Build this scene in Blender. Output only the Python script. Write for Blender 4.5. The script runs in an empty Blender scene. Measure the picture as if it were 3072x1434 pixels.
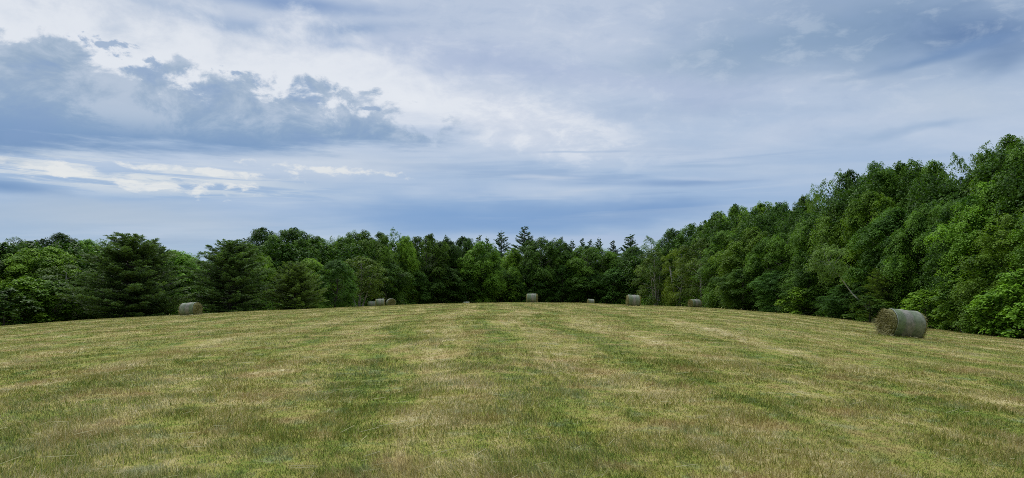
import bpy, math, random
import numpy as np
from mathutils import Vector

# ------------------------------------------------------------------ picture geometry -> directions
FPX = 2194.0                       # focal length in photograph pixels (3072 wide, about 70 degrees)
EYE = 1.6
PITCH = math.atan((890 - 717) / FPX)
def ray(px, py):
    cx, cy = (px - 1536) / FPX, -(py - 717) / FPX
    return cx, math.cos(PITCH) - math.sin(PITCH) * cy, math.sin(PITCH) + math.cos(PITCH) * cy
def azel(px, py):
    x, y, z = ray(px, py)
    return math.atan2(x, y), math.atan2(z, math.hypot(x, y))

S = bpy.context.scene
COL = S.collection
# ------------------------------------------------------------------ camera
cd = bpy.data.cameras.new('camera')
cam = bpy.data.objects.new('camera', cd); COL.objects.link(cam)
cam.location = (0, 0, EYE)
cam.rotation_euler = (math.pi / 2 + PITCH, 0, 0)
cd.sensor_width = 36; cd.lens = 36 * FPX / 3072
cd.clip_start = 0.1; cd.clip_end = 20000
S.camera = cam
# ------------------------------------------------------------------ colour management, sampling
S.view_settings.view_transform = 'Standard'; S.view_settings.look = 'None'
S.view_settings.exposure = 0.0; S.view_settings.gamma = 1
S.cycles.max_bounces = 6; S.cycles.diffuse_bounces = 2; S.cycles.glossy_bounces = 2
S.cycles.transmission_bounces = 4; S.cycles.caustics_reflective = False; S.cycles.caustics_refractive = False
S.cycles.use_denoising = False; S.cycles.filter_width = .9
# ------------------------------------------------------------------ sun behind the clouds
SUN_AZ, SUN_EL = math.radians(-28), math.radians(50)
sd = bpy.data.lights.new('sun', 'SUN'); sun = bpy.data.objects.new('sun', sd); COL.objects.link(sun)
sd.energy = 1.5; sd.angle = math.radians(11); sd.color = (1, .955, .88)
sdir = Vector((math.sin(SUN_AZ) * math.cos(SUN_EL), math.cos(SUN_AZ) * math.cos(SUN_EL), math.sin(SUN_EL)))
sun.rotation_euler = (-sdir).to_track_quat('-Z', 'Y').to_euler()

# ------------------------------------------------------------------ node helper
def lin(r, g, b):
    f = lambda c: (c / 255) / 12.92 if c <= 10 else ((c / 255 + .055) / 1.055) ** 2.4
    return (f(r), f(g), f(b))
class NT:
    def __init__(s, tree): s.t = tree; tree.nodes.clear()
    def n(s, typ, **k):
        o = s.t.nodes.new(typ)
        for a, b in k.items(): setattr(o, a, b)
        return o
    def put(s, sock, v):
        if v is None: return
        if isinstance(v, bpy.types.NodeSocket): s.t.links.new(v, sock)
        elif isinstance(v, (tuple, list)):
            sock.default_value = (*v, 1) if sock.type == 'RGBA' and len(v) == 3 else v
        else: sock.default_value = v
    def m(s, op, a, b=None, c=None, clamp=False):
        o = s.n('ShaderNodeMath', operation=op, use_clamp=clamp)
        for i, v in enumerate((a, b, c)): s.put(o.inputs[i], v)
        return o.outputs[0]
    def v(s, op, a, b=None, scale=None):
        o = s.n('ShaderNodeVectorMath', operation=op)
        s.put(o.inputs[0], a); s.put(o.inputs[1], b)
        if scale is not None: s.put(o.inputs['Scale'], scale)
        return o.outputs['Value'] if op in ('LENGTH', 'DOT_PRODUCT') else o.outputs[0]
    def xyz(s, v):
        o = s.n('ShaderNodeSeparateXYZ'); s.put(o.inputs[0], v); return o.outputs
    def comb(s, x, y, z=0.0):
        o = s.n('ShaderNodeCombineXYZ')
        for i, q in enumerate((x, y, z)): s.put(o.inputs[i], q)
        return o.outputs[0]
    def noise(s, vec, scale, detail=4, rough=.5, dist=0, color=False):
        o = s.n('ShaderNodeTexNoise'); s.put(o.inputs['Vector'], vec)
        o.inputs['Scale'].default_value = scale; o.inputs['Detail'].default_value = detail
        o.inputs['Roughness'].default_value = rough; o.inputs['Distortion'].default_value = dist
        return o.outputs['Color'] if color else o.outputs['Fac']
    def mr(s, val, a, b, c=0.0, d=1.0, smooth=True):
        o = s.n('ShaderNodeMapRange'); o.interpolation_type = 'SMOOTHSTEP' if smooth else 'LINEAR'
        for i, q in enumerate((val, a, b, c, d)): s.put(o.inputs[i], q)
        return o.outputs[0]
    def mix(s, f, a, b, blend='MIX'):
        o = s.n('ShaderNodeMix', data_type='RGBA', blend_type=blend)
        s.put(o.inputs[0], f); s.put(o.inputs[6], a); s.put(o.inputs[7], b)
        return o.outputs[2]
    def ramp(s, f, stops):
        o = s.n('ShaderNodeValToRGB'); s.put(o.inputs[0], f); e = o.color_ramp.elements
        while len(e) < len(stops): e.new(.5)
        for q, (p, c) in zip(e, stops): q.position = p; q.color = (*c, 1)
        return o.outputs[0]

# ------------------------------------------------------------------ sky: clear sky above a broken cloud deck
world = bpy.data.worlds.new('World'); S.world = world; world.use_nodes = True
def build_sky():
    T = NT(world.node_tree)
    STR = 0.1
    d = T.n('ShaderNodeTexCoord').outputs['Generated']
    x, y, z = T.xyz(d)
    el = T.m('ARCSINE', T.m('MINIMUM', T.m('MAXIMUM', z, -1.0), 1.0))
    az = T.m('ARCTAN2', x, y)
    P0 = T.comb(az, el)
    zz = T.m('ADD', T.m('MAXIMUM', z, 0.0), .10)
    Q = T.comb(T.m('DIVIDE', x, zz), T.m('DIVIDE', y, zz))           # the flat deck overhead
    # domain warps: soft (stratus), billowing (cumulus)
    Pa = T.comb(T.m('MULTIPLY', az, 3.0), T.m('MULTIPLY', el, 9.0))
    ws = T.v('SUBTRACT', T.noise(Pa, 1.6, 4, .55, color=True), (.5, .5, .5))
    Ps = T.v('ADD', P0, T.v('MULTIPLY', ws, (.22, .075, 0)))
    Pl = T.v('ADD', P0, T.v('MULTIPLY', ws, (.25, .016, 0)))
    Pb = T.comb(T.m('MULTIPLY', az, 1.0), T.m('MULTIPLY', el, 1.55))
    wc = T.v('SUBTRACT', T.noise(Pb, 9, 6, .58, color=True), (.5, .5, .5))
    Pc = T.v('ADD', P0, T.v('MULTIPLY', wc, (.085, .05, 0)))
    def length(P, px, py, hw, hh, rot=0):
        a, e = azel(px, py)
        a2, _ = azel(px + hw, py); a1, _ = azel(px - hw, py); _, e2 = azel(px, py - hh); _, e1 = azel(px, py + hh)
        mp = T.n('ShaderNodeMapping', vector_type='TEXTURE'); T.put(mp.inputs[0], P)
        mp.inputs[1].default_value = (a, e, 0); mp.inputs[2].default_value = (0, 0, math.radians(rot))
        mp.inputs[3].default_value = ((a2 - a1) / 2, (e2 - e1) / 2, 1)
        return T.v('LENGTH', mp.outputs[0])
    def blob(P, *a, soft=0.0):
        return T.mr(length(P, *a), 1.0, soft)
    # base deck colour by height, and texture of the deck
    col = T.ramp(T.m('DIVIDE', el, 1.0), [(0.0, lin(176, 192, 214)), (.06, lin(160, 184, 214)), (.11, lin(150, 178, 216)),
            (.2, lin(176, 194, 222)), (.34, lin(186, 198, 222)), (.7, lin(196, 206, 224))])
    deck = T.noise(T.v('MULTIPLY', Q, (.55, 1.15, 1)), 1.0, 6, .55, .3)
    col = T.mix(T.mr(deck, .35, .68, 0, .42), col, lin(218, 224, 236))
    deck2 = T.noise(T.v('MULTIPLY', Q, (.35, .8, 1)), 1.3, 5, .5)
    col = T.mix(T.mr(deck2, .5, .72, 0, .4), col, lin(148, 168, 202))
    lay = [ # P, px,py,hw,hh,rot, colour, amount
        (Ps, 2700, 50, 1000, 280, -6, (126, 152, 188), .9),
        (Ps, 2950, 90, 420, 130, -8, (96, 128, 176), .9),
        (Ps, 2250, 150, 620, 130, 0, (134, 160, 192), .7),
        (Ps, 400, 120, 900, 260, 0, (198, 208, 224), .75),
        (Ps, 200, 330, 520, 130, 0, (224, 230, 238), .6),
        (Ps, 1150, 250, 600, 170, -10, (214, 221, 236), .7),
        (Ps, 1500, 200, 600, 110, -6, (170, 182, 216), .6),
        (Ps, 2050, 260, 500, 90, -4, (172, 184, 216), .55),
        (Ps, 1560, 370, 420, 110, -14, (226, 230, 240), .75),
        (Ps, 1900, 430, 500, 60, -8, (204, 213, 230), .5),
        (Ps, 2800, 300, 480, 120, -4, (192, 204, 222), .75),
        (Ps, 2350, 400, 600, 50, 6, (198, 208, 228), .5),
        (Ps, 1000, 480, 560, 60, 0, (210, 218, 230), .6),
        (Ps, 350, 660, 700, 80, 0, (180, 193, 212), .75),
        (Ps, 1450, 655, 950, 100, 0, (112, 154, 208), .95),
        (Ps, 1900, 625, 420, 60, 3, (110, 150, 204), .8),
        (Ps, 2250, 560, 520, 55, 2, (150, 178, 218), .55),
        (Ps, 1800, 725, 700, 28, 0, (172, 188, 222), .55),
        (Ps, 2700, 400, 320, 30, 4, (146, 172, 208), .5),
    ]
    for P, px, py, hw, hh, rot, c, amt in lay:
        w = T.m('MULTIPLY', blob(P, px, py, hw, hh, rot), amt)
        col = T.mix(w, col, lin(*c))
    # thin streaks low on the left, white against blue
    st = T.noise(T.comb(T.m('MULTIPLY', az, 7.0), T.m('MULTIPLY', el, 105.0)), 1.0, 7, .62, .5)
    w = T.m('MULTIPLY', T.mr(st, .41, .56), blob(Pl, 330, 520, 1050, 85, -2))
    col = T.mix(T.m('MULTIPLY', w, .9), col, lin(226, 230, 231))
    st2 = T.noise(T.comb(T.m('MULTIPLY', az, 3.4), T.m('MULTIPLY', el, 46.0), 3.3), 1.0, 4, .55, .4)
    w = T.m('MULTIPLY', T.mr(st2, .5, .66), blob(Ps, 1900, 560, 1500, 130))
    col = T.mix(T.m('MULTIPLY', w, .4), col, lin(206, 214, 228))
    w = T.m('MULTIPLY', T.mr(st2, .46, .34), blob(Pl, 1900, 540, 1300, 150))
    col = T.mix(T.m('MULTIPLY', w, .5), col, lin(132, 162, 206))
    mot = T.noise(T.comb(T.m('MULTIPLY', az, 1.0), T.m('MULTIPLY', el, 2.2), 2.0), 17, 8, .62, .3)
    w = T.m('MULTIPLY', T.mr(mot, .46, .64), blob(Ps, 1560, 370, 520, 130, -14))
    col = T.mix(T.m('MULTIPLY', w, .7), col, lin(238, 241, 246))
    w = T.m('MULTIPLY', T.mr(mot, .5, .68), T.mr(el, .12, .3)); col = T.mix(T.m('MULTIPLY', w, .22), col, lin(226, 231, 240))
    w = T.m('MULTIPLY', T.mr(mot, .5, .34), T.mr(el, .12, .3)); col = T.mix(T.m('MULTIPLY', w, .2), col, lin(150, 170, 206))
    # little white cumulus line
    puff = T.noise(T.comb(T.m('MULTIPLY', az, 1.0), T.m('MULTIPLY', el, 2.4), 6.0), 30, 6, .6, .2)
    for px, py, hw, hh in ((670, 553, 170, 20), (460, 560, 320, 24), (150, 505, 260, 30), (620, 517, 300, 16), (1000, 510, 280, 18)):
        ln = T.m('ADD', T.m('MULTIPLY', T.m('SUBTRACT', 1.0, length(P0, px, py, hw, hh, -2)), 1.3), T.m('MULTIPLY_ADD', puff, 5.5, -3.0))
        col = T.mix(T.m('MULTIPLY', T.mr(ln, 0, 1.0), .8), col, lin(236, 237, 235))
    # dark wedges and bars
    for px, py, hw, hh, rot, c, a in ((60, 562, 330, 34, -3, (108, 146, 196), .95), (820, 100, 430, 42, -5, (156, 176, 212), .95), (860, 6, 520, 44, 0, (124, 152, 200), .95),
             (1030, 85, 330, 40, 3, (146, 168, 206), .9), (640, 62, 420, 30, -7, (164, 182, 212), .8), (60, 40, 500, 50, 0, (178, 194, 218), .6), (2080, 545, 330, 17, 0, (128, 158, 204), .85), (1760, 545, 330, 20, 0, (140, 168, 210), .5),
             (1620, 532, 130, 11, 0, (206, 214, 230), .6), (2150, 532, 250, 9, -3, (190, 203, 226), .5), (2120, 494, 260, 9, 0, (154, 178, 212), .6),
             (620, 445, 640, 26, 0, (142, 168, 206), .7), (1760, 452, 170, 6, 0, (164, 184, 216), .6), (2750, 175, 360, 24, 8, (112, 144, 188), .7), (2900, 140, 420, 34, 4, (110, 142, 190), .5)):
        col = T.mix(T.m('MULTIPLY', blob(Pl, px, py, hw, hh, rot), a), col, lin(*c))
    # the big grey cumulus bank on the left: ragged billowing top, flat dark base
    def curve(pts):
        st = [(azel(px, py)) for px, py in pts]; a0, a1 = st[0][0], st[-1][0]
        f = T.m('DIVIDE', T.m('SUBTRACT', az, a0), a1 - a0, clamp=True)
        return T.xyz(T.ramp(f, [((a - a0) / (a1 - a0), (e, e, e)) for a, e in st]))[0]
    top = curve([(-150, 90), (60, 135), (230, 165), (330, 230), (520, 235), (720, 262), (930, 275), (1040, 306), (1180, 358), (1400, 405), (1560, 450)])
    bot = curve([(-150, 468), (500, 464), (900, 462), (1200, 448), (1420, 432)])
    bil = T.noise(Pb, 15, 10, .60, .25); big = T.noise(Pb, 5.2, 3, .5)
    strk = T.noise(T.comb(T.m('MULTIPLY', az, 7.0), T.m('MULTIPLY', el, 50.0), 8.0), 1.0, 5, .6)
    D = T.m('ADD', T.m('DIVIDE', T.m('SUBTRACT', top, el), .026), T.m('ADD', T.m('MULTIPLY_ADD', bil, 7.0, -3.2), T.m('MULTIPLY_ADD', big, 3.0, -1.3)))
    B = T.m('ADD', T.m('DIVIDE', T.m('SUBTRACT', el, bot), .013), T.m('MULTIPLY_ADD', strk, 5.0, -2.5))
    west = T.mr(az, azel(1500, 400)[0], azel(1250, 400)[0])
    glow = T.m('MULTIPLY', T.m('MULTIPLY', T.mr(D, -3.6, -.3), T.mr(B, 1, 5)), west)
    col = T.mix(T.m('MULTIPLY', glow, .8), col, lin(238, 241, 246))
    _, etop = azel(400, 170); _, ebot = azel(400, 450)
    hgt = T.mr(el, ebot, etop, 0, 1, False)
    body = T.ramp(hgt, [(0, lin(104, 142, 190)), (.14, lin(112, 148, 194)), (.36, lin(138, 164, 198)), (.62, lin(152, 172, 200)), (1, lin(150, 170, 196))])
    shade = T.noise(Pb, 13, 8, .62, .4); sh2 = T.noise(T.comb(T.m('MULTIPLY', az, 1.0), T.m('MULTIPLY', el, 2.6), 5.0), 7, 4, .55)
    lift = T.m('MULTIPLY', T.mr(T.m('MULTIPLY_ADD', sh2, .35, shade), .62, .80), T.mr(hgt, .08, .45))
    body = T.mix(T.m('MULTIPLY', lift, .5), body, lin(206, 214, 230))
    dip = T.mr(T.m('MULTIPLY_ADD', sh2, .35, shade), .68, .5)
    body = T.mix(T.m('MULTIPLY', dip, .6), body, lin(116, 148, 196))
    rim = T.mr(D, 1.6, .1); body = T.mix(T.m('MULTIPLY', rim, .4), body, lin(196, 206, 224))
    mask = T.m('MULTIPLY', T.m('MULTIPLY', T.mr(D, -.05, .75), T.mr(B, -.6, 1.6)), west)
    col = T.mix(T.m('MULTIPLY', mask, .95), col, body)
    bit = T.noise(Pb, 42, 6, .6, .2)
    # small detached scraps of the same cloud
    for px, py, hw, hh in ((310, 132, 120, 34), (350, 168, 110, 22), (446, 186, 60, 26), (430, 212, 70, 18), (700, 214, 60, 18), (1110, 325, 44, 9)):
        ln = T.m('ADD', T.m('MULTIPLY', T.m('SUBTRACT', 1.0, length(P0, px, py, hw, hh)), 1.6), T.m('MULTIPLY_ADD', bit, 6.5, -3.7))
        col = T.mix(T.m('MULTIPLY', T.mr(ln, 0, .9), .85), col, lin(152, 172, 204))
    # an overcast sky is brighter overhead
    hs = T.n('ShaderNodeHueSaturation'); T.put(hs.inputs['Color'], col); hs.inputs['Saturation'].default_value = .87; hs.inputs['Value'].default_value = .975; lum = T.n('ShaderNodeRGBToBW'); T.put(lum.inputs[0], hs.outputs[0]); col = T.mix(1.0, hs.outputs[0], T.mix(T.mr(lum.outputs[0], .28, .80), (.85, .945, .98), (.98, .99, .995)), 'MULTIPLY')
    up = T.m('MULTIPLY', T.mr(el, math.radians(24), math.radians(62), 1.0, 3.0), T.mr(y, .25, -.7, 1.0, .5))   # unseen sky behind the camera dimmed, added to darken sides facing it
   
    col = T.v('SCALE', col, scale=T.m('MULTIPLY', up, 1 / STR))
    sky = T.n('ShaderNodeTexSky', sky_type='NISHITA'); sky.sun_disc = False
    sky.sun_elevation = SUN_EL; sky.sun_rotation = SUN_AZ; sky.altitude = 200
    col = T.mix(.94, sky.outputs[0], col)
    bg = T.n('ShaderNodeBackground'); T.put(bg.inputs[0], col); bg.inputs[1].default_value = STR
    T.put(T.n('ShaderNodeOutputWorld').inputs[0], bg.outputs[0])
build_sky()

# ------------------------------------------------------------------ terrain
EDGE = [(-400, 1000, 75), (0, 979, 82), (300, 958, 88), (537, 946, 92), (716, 936, 94), (1074, 921, 105), (1193, 916, 105), (1400, 910, 92), (1551, 908, 96), (1730, 909, 112), (1909, 916, 110),
        (2028, 920, 108), (2147, 926, 104), (2386, 943, 98), (2625, 967, 93), (2863, 990, 90), (3072, 1008, 90), (3400, 1034, 88)]
E_AZ = np.array([azel(p, q)[0] for p, q, _ in EDGE]); E_T = np.array([math.tan(azel(p, q)[1]) for p, q, _ in EDGE])
E_D = np.array([d for _, _, d in EDGE], float)
RNG = np.random.default_rng(5)
LAT = RNG.random((256, 256))
def vnoise(x, y):
    xi, yi = np.floor(x).astype(int), np.floor(y).astype(int); fx, fy = x - xi, y - yi
    fx = fx * fx * (3 - 2 * fx); fy = fy * fy * (3 - 2 * fy)
    g = lambda a, b: LAT[a & 255, b & 255]
    return (g(xi, yi) * (1 - fx) + g(xi + 1, yi) * fx) * (1 - fy) + (g(xi, yi + 1) * (1 - fx) + g(xi + 1, yi + 1) * fx) * fy
def fbm(x, y, o=4):
    return sum(vnoise(x * 2 ** i + 17.3 * i, y * 2 ** i + 9.1 * i) * .5 ** i for i in range(o)) / sum(.5 ** i for i in range(o))
def gz(x, y):
    x, y = np.asarray(x, float), np.asarray(y, float)
    r = np.hypot(x, y); az = np.arctan2(x, y)
    t = np.interp(az, E_AZ, E_T); dc = np.interp(az, E_AZ, E_D)
    w = np.clip((np.abs(az) - .8) / 1.4, 0, 1); w = w * w * (3 - 2 * w)
    t = t * (1 - w) - .03 * w; dc = dc * (1 - w) + 80 * w
    k = EYE / dc ** 2; s = t + 2 * np.sqrt(EYE * k)
    re = np.where(r < 180, r, 180 + 60 * np.tanh((r - 180) / 60))
    z = s * re - k * re * re
    return z + (fbm(x * .3, y * .3, 3) - .5) * .15 * np.clip(r / 12, 0, 1)
def at(px, r, py=880):
    a, _ = azel(px, py); x, y = r * math.sin(a), r * math.cos(a)
    return x, y, float(gz(x, y))
def ztop(px, py, r): return EYE + math.tan(azel(px, py)[1]) * r

# ------------------------------------------------------------------ mesh builders
def mesh_np(name, V, F, mat, attr=None, smooth=False):
    me = bpy.data.meshes.new(name); k = F.shape[1]
    me.vertices.add(len(V)); me.vertices.foreach_set('co', np.ascontiguousarray(V, np.float32).ravel())
    me.loops.add(F.size); me.loops.foreach_set('vertex_index', np.ascontiguousarray(F, np.int32).ravel())
    me.polygons.add(len(F)); me.polygons.foreach_set('loop_start', np.arange(0, F.size, k, dtype=np.int32))
    me.update(calc_edges=True); me.validate() if False else None
    for nm, arr in (attr or {}).items():
        a = me.attributes.new(nm, 'FLOAT', 'POINT'); a.data.foreach_set('value', np.ascontiguousarray(arr, np.float32))
    if smooth: me.polygons.foreach_set('use_smooth', np.ones(len(F), bool))
    if mat: me.materials.append(mat)
    return me
class MB:
    def __init__(s): s.v = []; s.f = []
    def tube(s, pts, rad, seg=6, cap=True):
        pts = [Vector(p) for p in pts]; b = len(s.v)
        for i, p in enumerate(pts):
            d = (pts[min(i + 1, len(pts) - 1)] - pts[max(i - 1, 0)]).normalized()
            u = d.cross(Vector((.31, .77, .55))).normalized(); w = d.cross(u)
            for j in range(seg):
                a = 2 * math.pi * j / seg
                s.v.append(p + (u * math.cos(a) + w * math.sin(a)) * rad[i])
        for i in range(len(pts) - 1):
            for j in range(seg):
                q = (j + 1) % seg
                s.f.append((b + i * seg + j, b + i * seg + q, b + (i + 1) * seg + q, b + (i + 1) * seg + j))
        if cap: s.f.append(tuple(b + (len(pts) - 1) * seg + j for j in range(seg)))
    def mesh(s, name, mat, smooth=True):
        me = bpy.data.meshes.new(name); me.from_pydata([tuple(p) for p in s.v], [], s.f)
        if smooth: me.polygons.foreach_set('use_smooth', np.ones(len(me.polygons), bool))
        me.materials.append(mat); return me
def unit(a): return a / np.maximum(np.linalg.norm(a, axis=1, keepdims=True), 1e-9)
def leaf_arrays(rng, C, N, L, Wd, T=None, fold=.12):
    n = len(C); L = np.broadcast_to(L, (n,))[:, None]; Wd = np.broadcast_to(Wd, (n,))[:, None]
    if T is None: T = rng.normal(size=(n, 3))
    T = unit(T - N * np.sum(T * N, 1, keepdims=True)); B = np.cross(N, T)
    V = np.stack([C - T * L / 2, C + B * Wd / 2 + N * L * fold, C + T * L / 2, C - B * Wd / 2 + N * L * fold], 1).reshape(-1, 3)
    return V
def leaf_mesh(name, V, tint, mat):
    n = len(V) // 4
    return mesh_np(name, V, np.arange(4 * n).reshape(n, 4), mat, {'tint': np.repeat(tint, 4)})

# ------------------------------------------------------------------ materials
def material(name):
    m = bpy.data.materials.new(name); m.use_nodes = True; return m, NT(m.node_tree)
def field_colour(T, rnd=None):
    p = T.n('ShaderNodeNewGeometry').outputs['Position']
    x, y, z = T.xyz(p); th = -.045
    s = T.m('ADD', T.m('MULTIPLY', x, math.cos(th)), T.m('MULTIPLY', y, -math.sin(th)))
    wob = T.noise(p, .05, 2); s = T.m('MULTIPLY_ADD', wob, 9.0, s)
    sw = T.noise(T.comb(T.m('MULTIPLY', s, .95), T.m('MULTIPLY', y, .055)), 1.0, 3, .55, .2)      # swaths left by the mower
    sw2 = T.noise(T.comb(T.m('MULTIPLY', s, 3.0), T.m('MULTIPLY', y, .30), 4.0), 1.0, 4, .6, .3)
    blot = T.noise(p, 1.1, 6, .66, .3); clump = T.noise(p, 4.2, 5, .68); fine = T.noise(p, 22, 3, .6)
    f = T.m('ADD', T.m('MULTIPLY_ADD', sw, .5, .1), T.m('ADD', T.m('MULTIPLY', sw2, .6), T.m('ADD', T.m('MULTIPLY', blot, .72), T.m('MULTIPLY', clump, .88))))
    f = T.m('ADD', T.m('MULTIPLY_ADD', fine, .5, f), -1.2)
    row = T.m('SINE', T.m('MULTIPLY_ADD', T.noise(p, .22, 3), 3.0, T.m('MULTIPLY', s, 2 * math.pi / 3.3)))
    f = T.m('MULTIPLY_ADD', row, .105, f)                                                       # rows of the mower
    if rnd is not None: f = T.m('MULTIPLY_ADD', T.m('SUBTRACT', rnd, .5), .66, f)
    col = T.ramp(f, [(.16, (.085, .130, .016)), (.33, (.165, .210, .028)), (.49, (.268, .262, .052)), (.62, (.352, .300, .092)), (.76, (.460, .382, .165)), (.92, (.580, .500, .285))])
    blue = T.noise(T.v('ADD', p, (31, 7, 0)), 2.1, 6, .7, .2)
    col = T.mix(T.mr(blue, .52, .68, 0, .55), col, (.225, .265, .135))
    red = T.noise(T.v('ADD', p, (3, 57, 0)), .8, 5, .6, .2)
    col = T.mix(T.mr(red, .50, .68, 0, .55), col, (.395, .265, .115))
    yel = T.noise(T.v('ADD', p, (73, 17, 0)), 1.7, 4, .6)
    col = T.mix(T.mr(yel, .6, .72, 0, .55), col, (.30, .29, .03))
    return col
def grass_material():
    m, T = material('cut_grass_blades')
    a = T.n('ShaderNodeAttribute', attribute_name='tint').outputs['Fac']
    col = field_colour(T, a)
    b = T.n('ShaderNodeBsdfPrincipled'); T.put(b.inputs['Base Color'], col); b.inputs['Roughness'].default_value = .6; b.inputs['Specular IOR Level'].default_value = .25
    tr = T.n('ShaderNodeBsdfTranslucent'); T.put(tr.inputs[0], col)
    mx = T.n('ShaderNodeMixShader'); mx.inputs[0].default_value = .25; T.put(mx.inputs[1], b.outputs[0]); T.put(mx.inputs[2], tr.outputs[0])
    T.put(T.n('ShaderNodeOutputMaterial').inputs[0], mx.outputs[0]); return m
def ground_material():
    m, T = material('mown_field')
    col = field_colour(T); p = T.n('ShaderNodeNewGeometry').outputs['Position']
    b = T.n('ShaderNodeBsdfPrincipled'); T.put(b.inputs['Base Color'], col); b.inputs['Roughness'].default_value = .9; b.inputs['Specular IOR Level'].default_value = .1
    bp = T.n('ShaderNodeBump'); bp.inputs['Strength'].default_value = .6; bp.inputs['Distance'].default_value = .05
    T.put(bp.inputs['Height'], T.noise(p, 9, 5, .7)); T.put(b.inputs['Normal'], bp.outputs[0])
    T.put(T.n('ShaderNodeOutputMaterial').inputs[0], b.outputs[0]); return m
def leaf_material(name, dark, light, trans=.3, spec=.35, rough=.5):
    m, T = material(name)
    t = T.n('ShaderNodeAttribute', attribute_name='tint').outputs['Fac']
    oi = T.n('ShaderNodeObjectInfo')
    p = T.n('ShaderNodeTexCoord').outputs['Object']
    nz = T.noise(p, .55, 3, .6)
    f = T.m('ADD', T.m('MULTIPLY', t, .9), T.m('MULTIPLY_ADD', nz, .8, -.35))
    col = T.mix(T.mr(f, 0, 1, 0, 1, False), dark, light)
    col = T.mix(1.0, col, oi.outputs['Color'], 'MULTIPLY')
    b = T.n('ShaderNodeBsdfPrincipled'); T.put(b.inputs['Base Color'], col); b.inputs['Roughness'].default_value = rough; b.inputs['Specular IOR Level'].default_value = spec
    tr = T.n('ShaderNodeBsdfTranslucent'); T.put(tr.inputs[0], T.mix(1.0, col, (1.25, 1.35, .6), 'MULTIPLY'))
    mx = T.n('ShaderNodeMixShader'); mx.inputs[0].default_value = trans; T.put(mx.inputs[1], b.outputs[0]); T.put(mx.inputs[2], tr.outputs[0])
    T.put(T.n('ShaderNodeOutputMaterial').inputs[0], mx.outputs[0]); return m
def bark_material(name, a, c, scale=6):
    m, T = material(name); p = T.n('ShaderNodeTexCoord').outputs['Object']
    n = T.noise(T.v('MULTIPLY', p, (1, 1, .35)), scale, 5, .65)
    b = T.n('ShaderNodeBsdfPrincipled'); T.put(b.inputs['Base Color'], T.mix(T.mr(n, .35, .65), a, c)); b.inputs['Roughness'].default_value = .9
    T.put(T.n('ShaderNodeOutputMaterial').inputs[0], b.outputs[0]); return m
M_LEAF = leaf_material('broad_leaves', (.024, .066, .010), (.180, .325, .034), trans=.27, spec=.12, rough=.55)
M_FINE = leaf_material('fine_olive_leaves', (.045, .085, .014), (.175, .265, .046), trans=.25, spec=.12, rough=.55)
M_PINE = leaf_material('pine_needles', (.026, .056, .020), (.135, .215, .060), .25, .25, .55)
M_BARK = bark_material('grey_bark', (.05, .042, .035), (.13, .115, .095))
M_PALE = bark_material('pale_birch_bark', (.14, .13, .11), (.38, .36, .32), 4)

M_WHITE = bark_material('white_birch_bark', (.34, .33, .30), (.62, .60, .56), 3)

# ------------------------------------------------------------------ field
def polar_ground():
    A = np.concatenate([np.linspace(-math.pi, -.9, 60)[:-1], np.linspace(-.9, .9, 300), np.linspace(.9, math.pi, 60)[1:]])
    R = np.concatenate([[.3], np.geomspace(1, 330, 260), np.geomspace(360, 6000, 30)])
    aa, rr = np.meshgrid(A, R, indexing='ij'); x, y = rr * np.sin(aa), rr * np.cos(aa)
    V = np.stack([x, y, gz(x, y)], -1).reshape(-1, 3); nr = len(R)
    i, j = np.meshgrid(np.arange(len(A) - 1), np.arange(nr - 1), indexing='ij')
    F = np.stack([i * nr + j, i * nr + j + 1, (i + 1) * nr + j + 1, (i + 1) * nr + j], -1).reshape(-1, 4)
    me = mesh_np('ground', V, F[:, ::1], ground_material(), smooth=True)
    o = bpy.data.objects.new('ground', me); COL.objects.link(o); o['kind'] = 'structure'
    o['label'] = 'mown hayfield swelling to a low crest'
polar_ground()
M_GRASS = grass_material()
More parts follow.
